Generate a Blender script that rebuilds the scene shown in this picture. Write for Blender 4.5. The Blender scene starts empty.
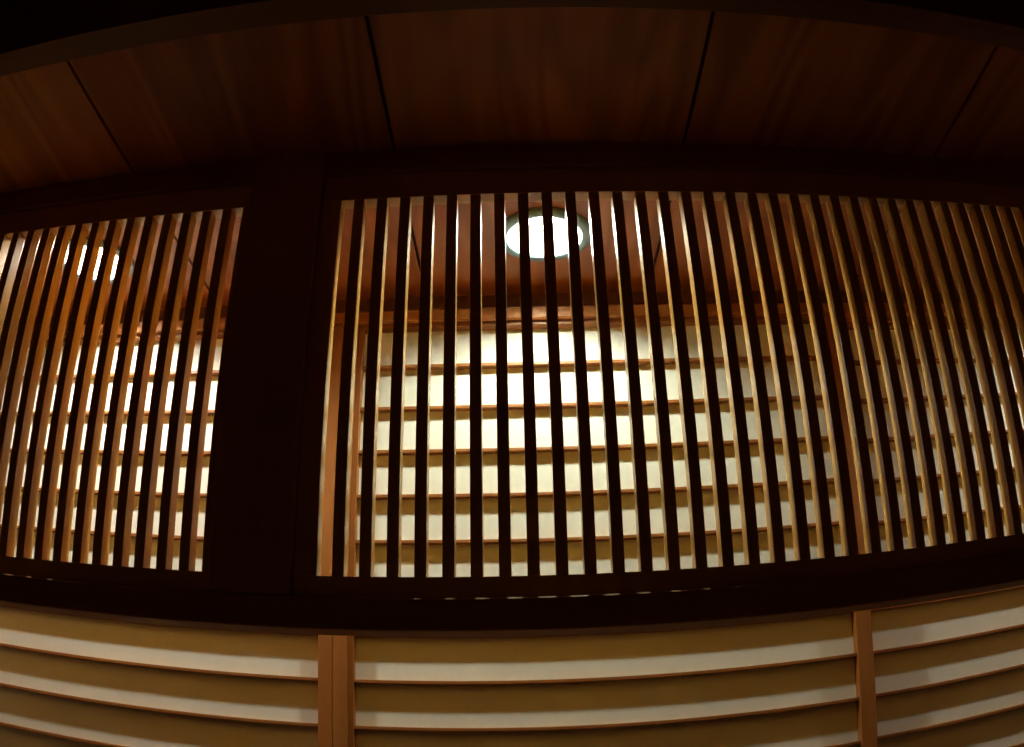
import bpy, bmesh, math, random
from mathutils import Matrix, Vector

random.seed(7)
sc = bpy.context.scene
COL = sc.collection
CZ = 1.72                    # eye height above the floor, metres
def Z(z): return z + CZ      # heights below are measured from the eye

# ------------------------------------------------------------ camera (wide phone lens with barrel curvature)
pitch, yaw, roll = 0.400345, 0.010161, -0.020909
cy, sy = math.cos(yaw), math.sin(yaw)
cp, sp = math.cos(pitch), math.sin(pitch)
cr, sr = math.cos(roll), math.sin(roll)
Ry = Matrix(((cy, sy, 0), (-sy, cy, 0), (0, 0, 1)))
Rp = Matrix(((1, 0, 0), (0, cp, sp), (0, -sp, cp)))
Rr = Matrix(((cr, 0, sr), (0, 1, 0), (-sr, 0, cr)))
M = Rr @ Rp @ Ry
right, fwd, up = Vector(M[0]), Vector(M[1]), Vector(M[2])
cam = bpy.data.cameras.new('camera')
cam_o = bpy.data.objects.new('camera', cam)
COL.objects.link(cam_o)
rot = Matrix((right, up, -fwd)).transposed()
cam_o.matrix_world = Matrix.Translation((0, 0, CZ)) @ rot.to_4x4()
sc.camera = cam_o
cam.type = 'PANO'
cam.sensor_fit = 'HORIZONTAL'
cam.sensor_width = 36.0
cam.sensor_height = 36.0 * 747 / 1024
cam.clip_start = 0.01
lens = cam if hasattr(cam, 'panorama_type') else cam.cycles
lens.panorama_type = 'FISHEYE_LENS_POLYNOMIAL'
lens.fisheye_fov = math.pi
lens.fisheye_polynomial_k0 = 0.0
lens.fisheye_polynomial_k1 = -0.03346934845
lens.fisheye_polynomial_k2 = 7.475472581e-06
lens.fisheye_polynomial_k3 = -3.975133823e-06
lens.fisheye_polynomial_k4 = 1.940058612e-08

# ------------------------------------------------------------ world, exposure, lamp strengths
w = bpy.data.worlds.new('world'); sc.world = w; w.use_nodes = True
w.node_tree.nodes['Background'].inputs[0].default_value = (1.0, 0.55, 0.3, 1)
w.node_tree.nodes['Background'].inputs[1].default_value = 0.0
sc.view_settings.view_transform = 'Standard'
sc.view_settings.look = 'None'
sc.view_settings.gamma = 1.0
sc.view_settings.use_curve_mapping = False
sc.view_settings.exposure = 2.18
try:
    sc.cycles.use_denoising = True
    sc.cycles.max_bounces = 10
    sc.cycles.diffuse_bounces = 6
    sc.cycles.sample_clamp_indirect = 6.0
    sc.cycles.caustics_reflective = False
except Exception:
    pass
BULB = 270.0                  # emission of each bulb in the passage
BULB_COL = (0.93, 1.0, 0.80)
BULB_WARM = (1.0, 0.985, 0.86)

# ------------------------------------------------------------ helpers
def tag(o, label, cat, group=None, kind=None):
    o['label'] = label
    o['category'] = cat
    if group: o['group'] = group
    if kind: o['kind'] = kind
    return o

def link(name, bm, mat, parent=None, smooth=False):
    me = bpy.data.meshes.new(name)
    bmesh.ops.recalc_face_normals(bm, faces=bm.faces[:])
    bm.to_mesh(me); bm.free()
    for m in (mat if isinstance(mat, (list, tuple)) else [mat]): me.materials.append(m)
    if smooth:
        for p in me.polygons: p.use_smooth = True
    o = bpy.data.objects.new(name, me)
    COL.objects.link(o)
    if parent: o.parent = parent
    return o

def empty(name, loc):
    o = bpy.data.objects.new(name, None)
    o.empty_display_size = 0.05
    COL.objects.link(o); o.location = loc
    return o

def box(bm, x0, x1, y0, y1, z0, z1, bev=0.0, mi=0):
    t = bmesh.new()
    vs = [t.verts.new((x, y, z)) for x in (x0, x1) for y in (y0, y1) for z in (z0, z1)]
    for f in ((0, 1, 3, 2), (4, 6, 7, 5), (0, 4, 5, 1), (2, 3, 7, 6), (0, 2, 6, 4), (1, 5, 7, 3)):
        t.faces.new([vs[i] for i in f])
    bmesh.ops.recalc_face_normals(t, faces=t.faces[:])
    if bev > 0:
        bmesh.ops.bevel(t, geom=t.edges[:], offset=bev, segments=2, affect='EDGES', profile=0.5)
    for f in t.faces: f.material_index = mi
    me = bpy.data.meshes.new('tmp'); t.to_mesh(me); t.free()
    bm.from_mesh(me); bpy.data.meshes.remove(me)
    return bm

def one_box(*a, **k): return box(bmesh.new(), *a, **k)

def prism_x(bm, prof, x0, x1):
    """extrude a (y,z) outline along x"""
    a = [bm.verts.new((x0, y, z)) for y, z in prof]
    b = [bm.verts.new((x1, y, z)) for y, z in prof]
    n = len(prof)
    bm.faces.new(a); bm.faces.new(b[::-1])
    for i in range(n):
        bm.faces.new((a[i], b[i], b[(i+1) % n], a[(i+1) % n]))
    return bm

def lathe(bm, prof, n=48, close=False):
    """revolve an (r,z) outline about z"""
    rings = []
    for r, z in prof:
        if r < 1e-6: rings.append([bm.verts.new((0, 0, z))])
        else: rings.append([bm.verts.new((r*math.cos(2*math.pi*i/n), r*math.sin(2*math.pi*i/n), z)) for i in range(n)])
    prs = list(zip(rings[:-1], rings[1:]))
    if close: prs.append((rings[-1], rings[0]))
    for a, b in prs:
        for i in range(n):
            j = (i+1) % n
            if len(a) == 1 and len(b) == 1: continue
            if len(a) == 1: bm.faces.new((a[0], b[i], b[j]))
            elif len(b) == 1: bm.faces.new((a[i], a[j], b[0]))
            else: bm.faces.new((a[i], a[j], b[j], b[i]))
    return bm

def wood(name, base, dark, axis, scale=1.0, rough=0.45, spec=0.5, fig=0.35):
    """plain timber with fibres along one axis and slow growth bands"""
    m = bpy.data.materials.new(name); m.use_nodes = True
    nt = m.node_tree; N = nt.nodes; L = nt.links
    bs = N['Principled BSDF']
    tc = N.new('ShaderNodeTexCoord'); mp = N.new('ShaderNodeMapping')
    s = [70.0*scale]*3; s['XYZ'.index(axis)] = 2.2*scale
    mp.inputs['Scale'].default_value = s
    L.new(tc.outputs['Object'], mp.inputs['Vector'])
    info = N.new('ShaderNodeObjectInfo')
    ofs = N.new('ShaderNodeVectorMath'); ofs.operation = 'ADD'
    mul = N.new('ShaderNodeVectorMath'); mul.operation = 'SCALE'
    mul.inputs[0].default_value = (13.1, 7.7, 3.3)
    L.new(info.outputs['Random'], mul.inputs['Scale'])
    L.new(mp.outputs[0], ofs.inputs[0]); L.new(mul.outputs[0], ofs.inputs[1])
    n1 = N.new('ShaderNodeTexNoise'); n1.inputs['Scale'].default_value = 1.0
    n1.inputs['Detail'].default_value = 4.0
    L.new(ofs.outputs[0], n1.inputs['Vector'])
    mp2 = N.new('ShaderNodeMapping')
    s2 = [9.0*scale]*3; s2['XYZ'.index(axis)] = 1.1*scale
    mp2.inputs['Scale'].default_value = s2
    L.new(tc.outputs['Object'], mp2.inputs['Vector'])
    n2 = N.new('ShaderNodeTexNoise'); n2.inputs['Scale'].default_value = 1.0
    n2.inputs['Detail'].default_value = 2.0; n2.inputs['Distortion'].default_value = 0.6
    L.new(mp2.outputs[0], n2.inputs['Vector'])
    band = N.new('ShaderNodeMath'); band.operation = 'MULTIPLY'; band.inputs[1].default_value = 34.0
    L.new(n2.outputs['Fac'], band.inputs[0])
    sn = N.new('ShaderNodeMath'); sn.operation = 'SINE'; L.new(band.outputs[0], sn.inputs[0])
    mad = N.new('ShaderNodeMath'); mad.operation = 'MULTIPLY_ADD'
    mad.inputs[1].default_value = fig*0.5; mad.inputs[2].default_value = 0.0
    L.new(sn.outputs[0], mad.inputs[0])
    add = N.new('ShaderNodeMath'); add.operation = 'ADD'; add.use_clamp = True
    L.new(n1.outputs['Fac'], add.inputs[0]); L.new(mad.outputs[0], add.inputs[1])
    mix = N.new('ShaderNodeMix'); mix.data_type = 'RGBA'
    mix.inputs[6].default_value = (*dark, 1); mix.inputs[7].default_value = (*base, 1)
    L.new(add.outputs[0], mix.inputs[0])
    L.new(mix.outputs[2], bs.inputs['Base Color'])
    bs.inputs['Roughness'].default_value = rough
    bs.inputs['Specular IOR Level'].default_value = spec
    bp = N.new('ShaderNodeBump'); bp.inputs['Strength'].default_value = 0.12
    bp.inputs['Distance'].default_value = 0.001
    L.new(n1.outputs['Fac'], bp.inputs['Height']); L.new(bp.outputs[0], bs.inputs['Normal'])
    return m

def plain(name, col, rough=0.6, metal=0.0, noise=0.0, nscale=20, spec=0.5):
    m = bpy.data.materials.new(name); m.use_nodes = True
    N = m.node_tree.nodes; L = m.node_tree.links
    bs = N['Principled BSDF']
    bs.inputs['Roughness'].default_value = rough
    bs.inputs['Metallic'].default_value = metal
    bs.inputs['Specular IOR Level'].default_value = spec
    bs.inputs['Base Color'].default_value = (*col, 1)
    if noise:
        tc = N.new('ShaderNodeTexCoord'); n = N.new('ShaderNodeTexNoise')
        n.inputs['Scale'].default_value = nscale; n.inputs['Detail'].default_value = 5
        mix = N.new('ShaderNodeMix'); mix.data_type = 'RGBA'
        mix.inputs[6].default_value = (*[c*(1-noise) for c in col], 1)
        mix.inputs[7].default_value = (*[min(1, c*(1+noise)) for c in col], 1)
        L.new(tc.outputs['Object'], n.inputs['Vector']); L.new(n.outputs['Fac'], mix.inputs[0])
        L.new(mix.outputs[2], bs.inputs['Base Color'])
    return m

CEDAR, CEDAR_D = (0.60, 0.315, 0.060), (0.45, 0.205, 0.030)
M_bar    = wood('cedar_upright', CEDAR, CEDAR_D, 'Z', 1.0, 0.27, 0.32, 0.25)
M_rail   = wood('cedar_crosswise', CEDAR, CEDAR_D, 'X', 1.0, 0.34, 0.5, 0.25)
M_stile  = wood('shoji_stile_wood', (0.35, 0.130, 0.028), (0.26, 0.088, 0.016), 'Z', 1.0, 0.42, 0.4, 0.25)
M_munt   = wood('shoji_muntin_wood', (0.32, 0.115, 0.024), (0.24, 0.080, 0.015), 'X', 1.0, 0.42, 0.4, 0.2)
M_track  = wood('track_wood', (0.48, 0.20, 0.05), (0.36, 0.13, 0.03), 'X', 1.0, 0.42, 0.4, 0.2)
M_ceil   = wood('ceiling_board_wood', (0.40, 0.135, 0.032), (0.24, 0.070, 0.014), 'Y', 0.8, 0.5, 0.35, 0.8)
M_pillar = wood('pillar_wood', (0.44, 0.21, 0.07), (0.30, 0.13, 0.04), 'Z', 0.8, 0.5, 0.3, 0.3)
M_lintel = wood('lintel_wood', (0.34, 0.15, 0.035), (0.23, 0.09, 0.02), 'X', 0.8, 0.6, 0.15, 0.3)
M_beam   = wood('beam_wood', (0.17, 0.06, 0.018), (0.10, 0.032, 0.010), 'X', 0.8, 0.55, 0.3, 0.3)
M_floor  = wood('floor_wood', (0.38, 0.21, 0.08), (0.28, 0.14, 0.05), 'X', 0.6, 0.35, 0.5, 0.4)
M_groove = plain('groove_shadow_paint', (0.012, 0.012, 0.012), 0.9)
M_plast  = plain('clay_plaster', (0.42, 0.28, 0.15), 0.95, noise=0.12, nscale=60, spec=0.1)
M_ring   = plain('steel_grey_enamel', (0.17, 0.28, 0.35), 0.35, 0.1)
M_refl   = plain('white_enamel', (0.17, 0.18, 0.18), 0.30)
M_sock   = plain('porcelain', (0.75, 0.74, 0.7), 0.4)

def paper_mat():
    m = bpy.data.materials.new('shoji_paper'); m.use_nodes = True
    N = m.node_tree.nodes; L = m.node_tree.links
    bs = N['Principled BSDF']; out = N['Material Output']
    tc = N.new('ShaderNodeTexCoord'); n = N.new('ShaderNodeTexNoise')
    mp = N.new('ShaderNodeMapping'); mp.inputs['Scale'].default_value = (30, 30, 12)
    n.inputs['Scale'].default_value = 3; n.inputs['Detail'].default_value = 8
    mix = N.new('ShaderNodeMix'); mix.data_type = 'RGBA'
    mix.inputs[6].default_value = (0.78, 0.775, 0.68, 1); mix.inputs[7].default_value = (0.86, 0.855, 0.765, 1)
    L.new(tc.outputs['Object'], mp.inputs['Vector']); L.new(mp.outputs[0], n.inputs['Vector'])
    L.new(n.outputs['Fac'], mix.inputs[0]); L.new(mix.outputs[2], bs.inputs['Base Color'])
    bs.inputs['Roughness'].default_value = 0.9
    bs.inputs['Specular IOR Level'].default_value = 0.1
    tr = N.new('ShaderNodeBsdfTranslucent'); tr.inputs['Color'].default_value = (0.8, 0.78, 0.7, 1)
    ms = N.new('ShaderNodeMixShader'); ms.inputs[0].default_value = 0.12
    L.new(bs.outputs[0], ms.inputs[1]); L.new(tr.outputs[0], ms.inputs[2])
    L.new(ms.outputs[0], out.inputs['Surface'])
    return m
M_paper = paper_mat()

def bulb_mat(strength, col):
    m = bpy.data.materials.new('glowing_bulb_glass'); m.use_nodes = True
    N = m.node_tree.nodes
    bs = N['Principled BSDF']
    bs.inputs['Base Color'].default_value = (0.9, 0.9, 0.88, 1)
    bs.inputs['Emission Color'].default_value = (*col, 1)
    bs.inputs['Emission Strength'].default_value = strength
    return m

# ------------------------------------------------------------ the setting
H = 0.786                        # ceiling above the eye
XL, XR = -1.31, 1.60             # side walls
YB, YF = -1.1, 1.465             # wall behind the camera, wall over the paper screens

def struct(name, bm, mat, label, cat):
    o = link(name, bm, mat)
    o['kind'] = 'structure'; o['label'] = label; o['category'] = cat
    return o

struct('floor', one_box(XL-.1, XR+.1, YB-.1, 1.62, -0.06, 0.0), M_floor, 'brown wooden floor of the room and passage', 'floor')
struct('wall_left', one_box(XL-.1, XL, YB-.1, 1.62, 0.0, Z(1.0)), M_plast, 'plain plaster wall at the left end', 'wall')
struct('wall_right', one_box(XR, XR+.1, YB-.1, 1.62, 0.0, Z(1.0)), M_plast, 'plain plaster wall at the right end', 'wall')
struct('wall_back', one_box(XL, XR, YB-.1, YB, 0.0, Z(1.0)), M_plast, 'plain plaster wall behind the viewer', 'wall')
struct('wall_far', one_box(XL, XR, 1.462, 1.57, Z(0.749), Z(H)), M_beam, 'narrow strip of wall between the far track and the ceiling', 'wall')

# boarded ceiling, one mesh: boards with narrow dark gaps, round holes where the lamps sit
SEAMS = [-1.4810, -1.0470, -0.6130, -0.1785, 0.2550, 0.6905, 1.1250, 1.5590, 1.9930]
LAMPS = [(0.048, 1.242), (-0.812, 1.242), (1.340, 1.242)]
RH = 0.065
bm = bmesh.new()
G = 0.0028
def board(x0, x1, y0, y1, hole=None):
    z0, z1 = Z(H), Z(H) + 0.009
    if hole is None:
        box(bm, x0, x1, y0, y1, z0, z1); return
    hx, hy = hole; n = 64
    def rim(a):
        dx, dy = math.cos(a), math.sin(a)
        t = 1e9
        if dx > 1e-9: t = min(t, (x1-hx)/dx)
        if dx < -1e-9: t = min(t, (x0-hx)/dx)
        if dy > 1e-9: t = min(t, (y1-hy)/dy)
        if dy < -1e-9: t = min(t, (y0-hy)/dy)
        return hx+dx*t, hy+dy*t
    angs = sorted([2*math.pi*i/n for i in range(n)] + [math.atan2(yy-hy, xx-hx) % (2*math.pi) for xx in (x0, x1) for yy in (y0, y1)])
    A, B, C_, D = [], [], [], []
    for a in angs:
        ox, oy = rim(a); ix, iy = hx+RH*math.cos(a), hy+RH*math.sin(a)
        A.append(bm.verts.new((ox, oy, z0))); B.append(bm.verts.new((ix, iy, z0)))
        C_.append(bm.verts.new((ox, oy, z1))); D.append(bm.verts.new((ix, iy, z1)))
    m = len(angs)
    for i in range(m):
        j = (i+1) % m
        bm.faces.new((A[i], A[j], B[j], B[i])); bm.faces.new((C_[i], D[i], D[j], C_[j]))
        bm.faces.new((B[i], B[j], D[j], D[i])); bm.faces.new((A[i], C_[i], C_[j], A[j]))
for a, b in zip(SEAMS[:-1], SEAMS[1:]):
    x0, x1 = max(a+G, XL), min(b-G, XR)
    if x1 <= x0: continue
    hole = next((l for l in LAMPS if x0 < l[0] < x1), None)
    board(x0, x1, 0.64, 1.08)                 # over the room side
    board(x0, x1, 1.08, 1.50, hole)           # over the passage
for s in SEAMS:
    if XL < s < XR: box(bm, s-0.02, s+0.02, 0.64, 1.50, Z(H)+0.0092, Z(H)+0.014, mi=1)
struct('ceiling', bm, [M_ceil, M_groove], 'boarded ceiling with narrow dark gaps between the boards', 'ceiling')
# lid above the lamps so the void over the boards stays dark
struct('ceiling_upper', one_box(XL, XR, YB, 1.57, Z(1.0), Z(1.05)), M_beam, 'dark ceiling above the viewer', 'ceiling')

# cross beam that ends the boarded strip towards the viewer
bm = bmesh.new()
prism_x(bm, [(0.604, Z(0.715)), (0.6445, Z(0.715)), (0.6475, Z(0.718)), (0.6475, Z(H)-.001), (0.6475, Z(0.995)), (0.604, Z(0.995))], XL, XR)
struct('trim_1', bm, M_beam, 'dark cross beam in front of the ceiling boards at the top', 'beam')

# header over the two lattices
bm = bmesh.new()
prism_x(bm, [(0.9895, Z(0.7475)), (0.991, Z(0.746)), (1.071, Z(0.746)), (1.073, Z(0.748)), (1.073, Z(H)-.0005), (0.9895, Z(H)-.0005)], XL, XR)
struct('trim_2', bm, M_lintel, 'dark header beam right above the two lattices', 'beam')

# far track (the moulding over the paper screens) with its slot for the screens
bm = bmesh.new()
prism_x(bm, [(1.4385, Z(0.7220)), (1.4365, Z(0.7240)), (1.4365, Z(0.7435)), (1.442, Z(0.7485)), (1.530, Z(0.7485)), (1.530, Z(0.7220)),
             (1.5055, Z(0.7220)), (1.5055, Z(0.7315)), (1.4795, Z(0.7315)), (1.4795, Z(0.7220)), (1.4755, Z(0.7220)), (1.4755, Z(0.7315)),
             (1.4475, Z(0.7315)), (1.4475, Z(0.7220))], XL, XR)
struct('trim_3', bm, M_track, 'lit wooden track along the top of the paper screens', 'beam')
bm = bmesh.new()
box(bm, XL, XR, 1.432, 1.535, 0.0, 0.028, bev=0.0015)
struct('trim_4', bm, M_rail, 'wooden floor track under the paper screens', 'sill')

# ------------------------------------------------------------ pillar and lintel
pl = link('wooden_pillar', one_box(-0.3920, -0.2825, 0.984, 1.080, Z(0.1352), Z(H)-0.001, bev=0.002), M_pillar)
tag(pl, 'thick dark square wooden pillar standing between the left and the right lattice', 'pillar')

bm = bmesh.new()   # lintel; notched round the pillar
def lintel_piece(x0, x1):
    prism_x(bm, [(0.9830, Z(0.0945)), (0.9815, Z(0.0960)), (0.9815, Z(0.1325)), (0.9835, Z(0.1345)), (1.066, Z(0.1345)), (1.066, Z(0.0960)), (1.0645, Z(0.0945))], x0, x1)
lintel_piece(XL, XR)
li = link('door_lintel', bm, M_lintel)
tag(li, 'long dark wooden lintel running under the pillar and both lattices', 'lintel')

# ------------------------------------------------------------ transom lattices
P = 0.03390; GAP = 0.0190; BW = P - GAP
Z0, Z1 = 0.1625, 0.7030
BAR_D = 0.0225
_bar = bmesh.new(); box(_bar, -BW/2, BW/2, 0, BAR_D, 0, Z1-Z0, bev=0.0006)
bar_me = bpy.data.meshes.new('lattice_bar'); _bar.to_mesh(bar_me); _bar.free(); bar_me.materials.append(M_bar)

def lattice(label, x_left, x_right, slots_from, slots_to, bars, base_x):
    root = empty('transom_lattice', (base_x, 1.0, Z(0.1360)))
    tag(root, label, 'lattice', 'vertical-bar lattices set over the doorway')
    inv = Matrix.Translation((-base_x, -1.0, -Z(0.1360)))
    def part(name, b, mat):
        o = link(name, b, mat, root); o.data.transform(inv); return o
    part('bottom_rail', one_box(x_left, x_right, 0.9985, 1.0225, Z(0.1360), Z(Z0), bev=0.001), M_rail)
    part('top_rail', one_box(x_left, x_right, 0.9985, 1.0225, Z(Z1), Z(0.7455), bev=0.001), M_rail)
    part('side_stile', one_box(x_left, slots_from, 0.9985, 1.0225, Z(Z0), Z(Z1), bev=0.001), M_bar)
    part('side_stile', one_box(slots_to, x_right, 0.9985, 1.0225, Z(Z0), Z(Z1), bev=0.001), M_bar)
    for x in bars:
        o = bpy.data.objects.new('lattice_bar', bar_me); COL.objects.link(o); o.parent = root
        o.location = (x - base_x, 0.0, Z0 - 0.1360)
    return root

X0 = -0.2529
nR = 53
barsR = [X0 + GAP + k*P + BW/2 for k in range(nR)]
endR = X0 + GAP + nR*P
lattice('long wooden lattice of upright bars right of the pillar, a lamp glowing behind it',
        -0.2820, XR-.002, X0, endR, barsR, 0.6)
XL0 = -0.4072
nL = 25
barsL = [XL0 - GAP - k*P - BW/2 for k in range(nL)]
startL = XL0 - GAP - nL*P
lattice('wooden lattice of upright bars to the left of the pillar', XL+.002, -0.3925, startL, XL0, barsL, -0.8)

# ------------------------------------------------------------ paper screens (shoji)
PITCH = 0.0840
ZT = 0.0515                      # top face of one of the muntins
ZHIP = -0.98
def shoji(label, x0, x1, yf, sl=0.033, srr=0.033):
    """yf = front face of the stiles"""
    zb = 0.0285; zt = 0.7275 + CZ
    root = empty('shoji_screen', ((x0+x1)/2, yf, zb)); cx = (x0+x1)/2
    tag(root, label, 'paper screen', 'paper screens on the far side of the passage')
    inv = Matrix.Translation((-cx, -yf, -zb))
    def part(name, b, mat, smooth=False):
        o = link(name, b, mat, root); o.data.transform(inv); return o
    D = 0.027
    b = bmesh.new()
    if sl > 0.036:               # stepped edge on the meeting stile
        box(b, x0, x0+0.0265, yf, yf+D, zb, zt, bev=0.0014)
        box(b, x0+0.0260, x0+sl, yf+0.0045, yf+D-.0002, zb+.0002, zt-.0002, bev=0.0014)
    else:
        box(b, x0, x0+sl, yf, yf+D, zb, zt, bev=0.0016)
    part('side_stile', b, M_stile)
    part('side_stile', one_box(x1-srr, x1, yf, yf+D, zb, zt, bev=0.0016), M_stile)
    part('top_rail', one_box(x0+sl, x1-srr, yf, yf+D, Z(0.7140), zt-.0005, bev=0.001), M_munt)
    part('bottom_rail', one_box(x0+sl, x1-srr, yf, yf+D, zb, zb+0.05, bev=0.001), M_munt)
    part('lower_panel', one_box(x0+sl-.002, x1-srr+.002, yf+.010, yf+.016, zb+.048, Z(ZHIP)+.002), M_stile)
    part('middle_rail', one_box(x0+sl, x1-srr, yf, yf+D, Z(ZHIP), Z(ZHIP)+0.03, bev=0.001), M_munt)
    yp = yf + 0.0205
    part('paper', one_box(x0+sl-.003, x1-srr+.003, yp, yp+0.0006, Z(ZHIP)+.028, Z(0.716)), M_paper)
    me = None
    k = 7
    while True:
        zt_ = ZT + k*PITCH
        if zt_ - 0.03 < ZHIP + 0.04: break
        if me is None:
            o = part('muntin', one_box(x0+sl, x1-srr, yf+.0055, yp, Z(zt_)-.0066, Z(zt_), bev=0.0011), M_munt)
            me = o.data; ztop = zt_
        else:
            o = bpy.data.objects.new('muntin', me); COL.objects.link(o); o.parent = root
            o.location = (0, 0, zt_-ztop)
        k -= 1
    return root
YS = 1.4495
shoji('wide paper screen in the middle, seen behind the right lattice and below the lintel', -0.3355, 0.6300, YS, 0.0370, 0.0325)
shoji('paper screen at the left end of the row, left of the joined stiles', -1.3060, -0.3360, YS, 0.033, 0.026)
shoji('paper screen at the far right, partly behind the stile of the middle screen', 0.5990, 1.5980, YS+0.0310)

# ------------------------------------------------------------ round lamps in the passage ceiling
def lamp(label, x, y, strength, col):
    M_bulb = bulb_mat(strength, col)
    root = empty('ceiling_light', (x, y, Z(H)))
    tag(root, label, 'ceiling light', 'round lamps in the passage ceiling')
    b = lathe(bmesh.new(), [(0.0640, 0.0), (0.0642, -0.0070), (0.0652, -0.0090), (0.0675, -0.0100), (0.0790, -0.0095), (0.0825, -0.0070), (0.0838, -0.0002)], close=True)
    link('trim_ring', b, M_ring, root, smooth=True)
    b = lathe(bmesh.new(), [(0.0637, -0.0035), (0.0637, 0.010), (0.0625, 0.030), (0.0575, 0.050), (0.045, 0.064), (0.022, 0.072), (0.0, 0.0735),
                            (0.0, 0.0765), (0.023, 0.075), (0.047, 0.067), (0.0600, 0.052), (0.0643, 0.0305), (0.0643, 0.0)])
    link('reflector', b, M_refl, root, smooth=True)
    b = lathe(bmesh.new(), [(0.0, 0.073), (0.0135, 0.073), (0.0135, 0.054), (0.0120, 0.050), (0.0, 0.050)], 24)
    link('socket', b, M_sock, root, smooth=True)
    prof = [(0.0, 0.0120)]
    for i in range(1, 13):
        a = math.pi*(i/12)*0.80
        prof.append((0.0180*math.sin(a), 0.0300-0.0180*math.cos(a)))
    prof += [(0.0100, 0.0500), (0.0, 0.0510)]
    link('bulb', lathe(bmesh.new(), prof, 32), M_bulb, root, smooth=True)
    return root
lamp('round glowing ceiling lamp seen through the right lattice near the middle', *LAMPS[0], BULB, BULB_COL)
lamp('round glowing ceiling lamp behind the left lattice, seen as bright slivers', *LAMPS[1], BULB*1.35, BULB_WARM)
lamp('round ceiling lamp lighting the right end of the passage', *LAMPS[2], BULB*0.9, BULB_WARM)
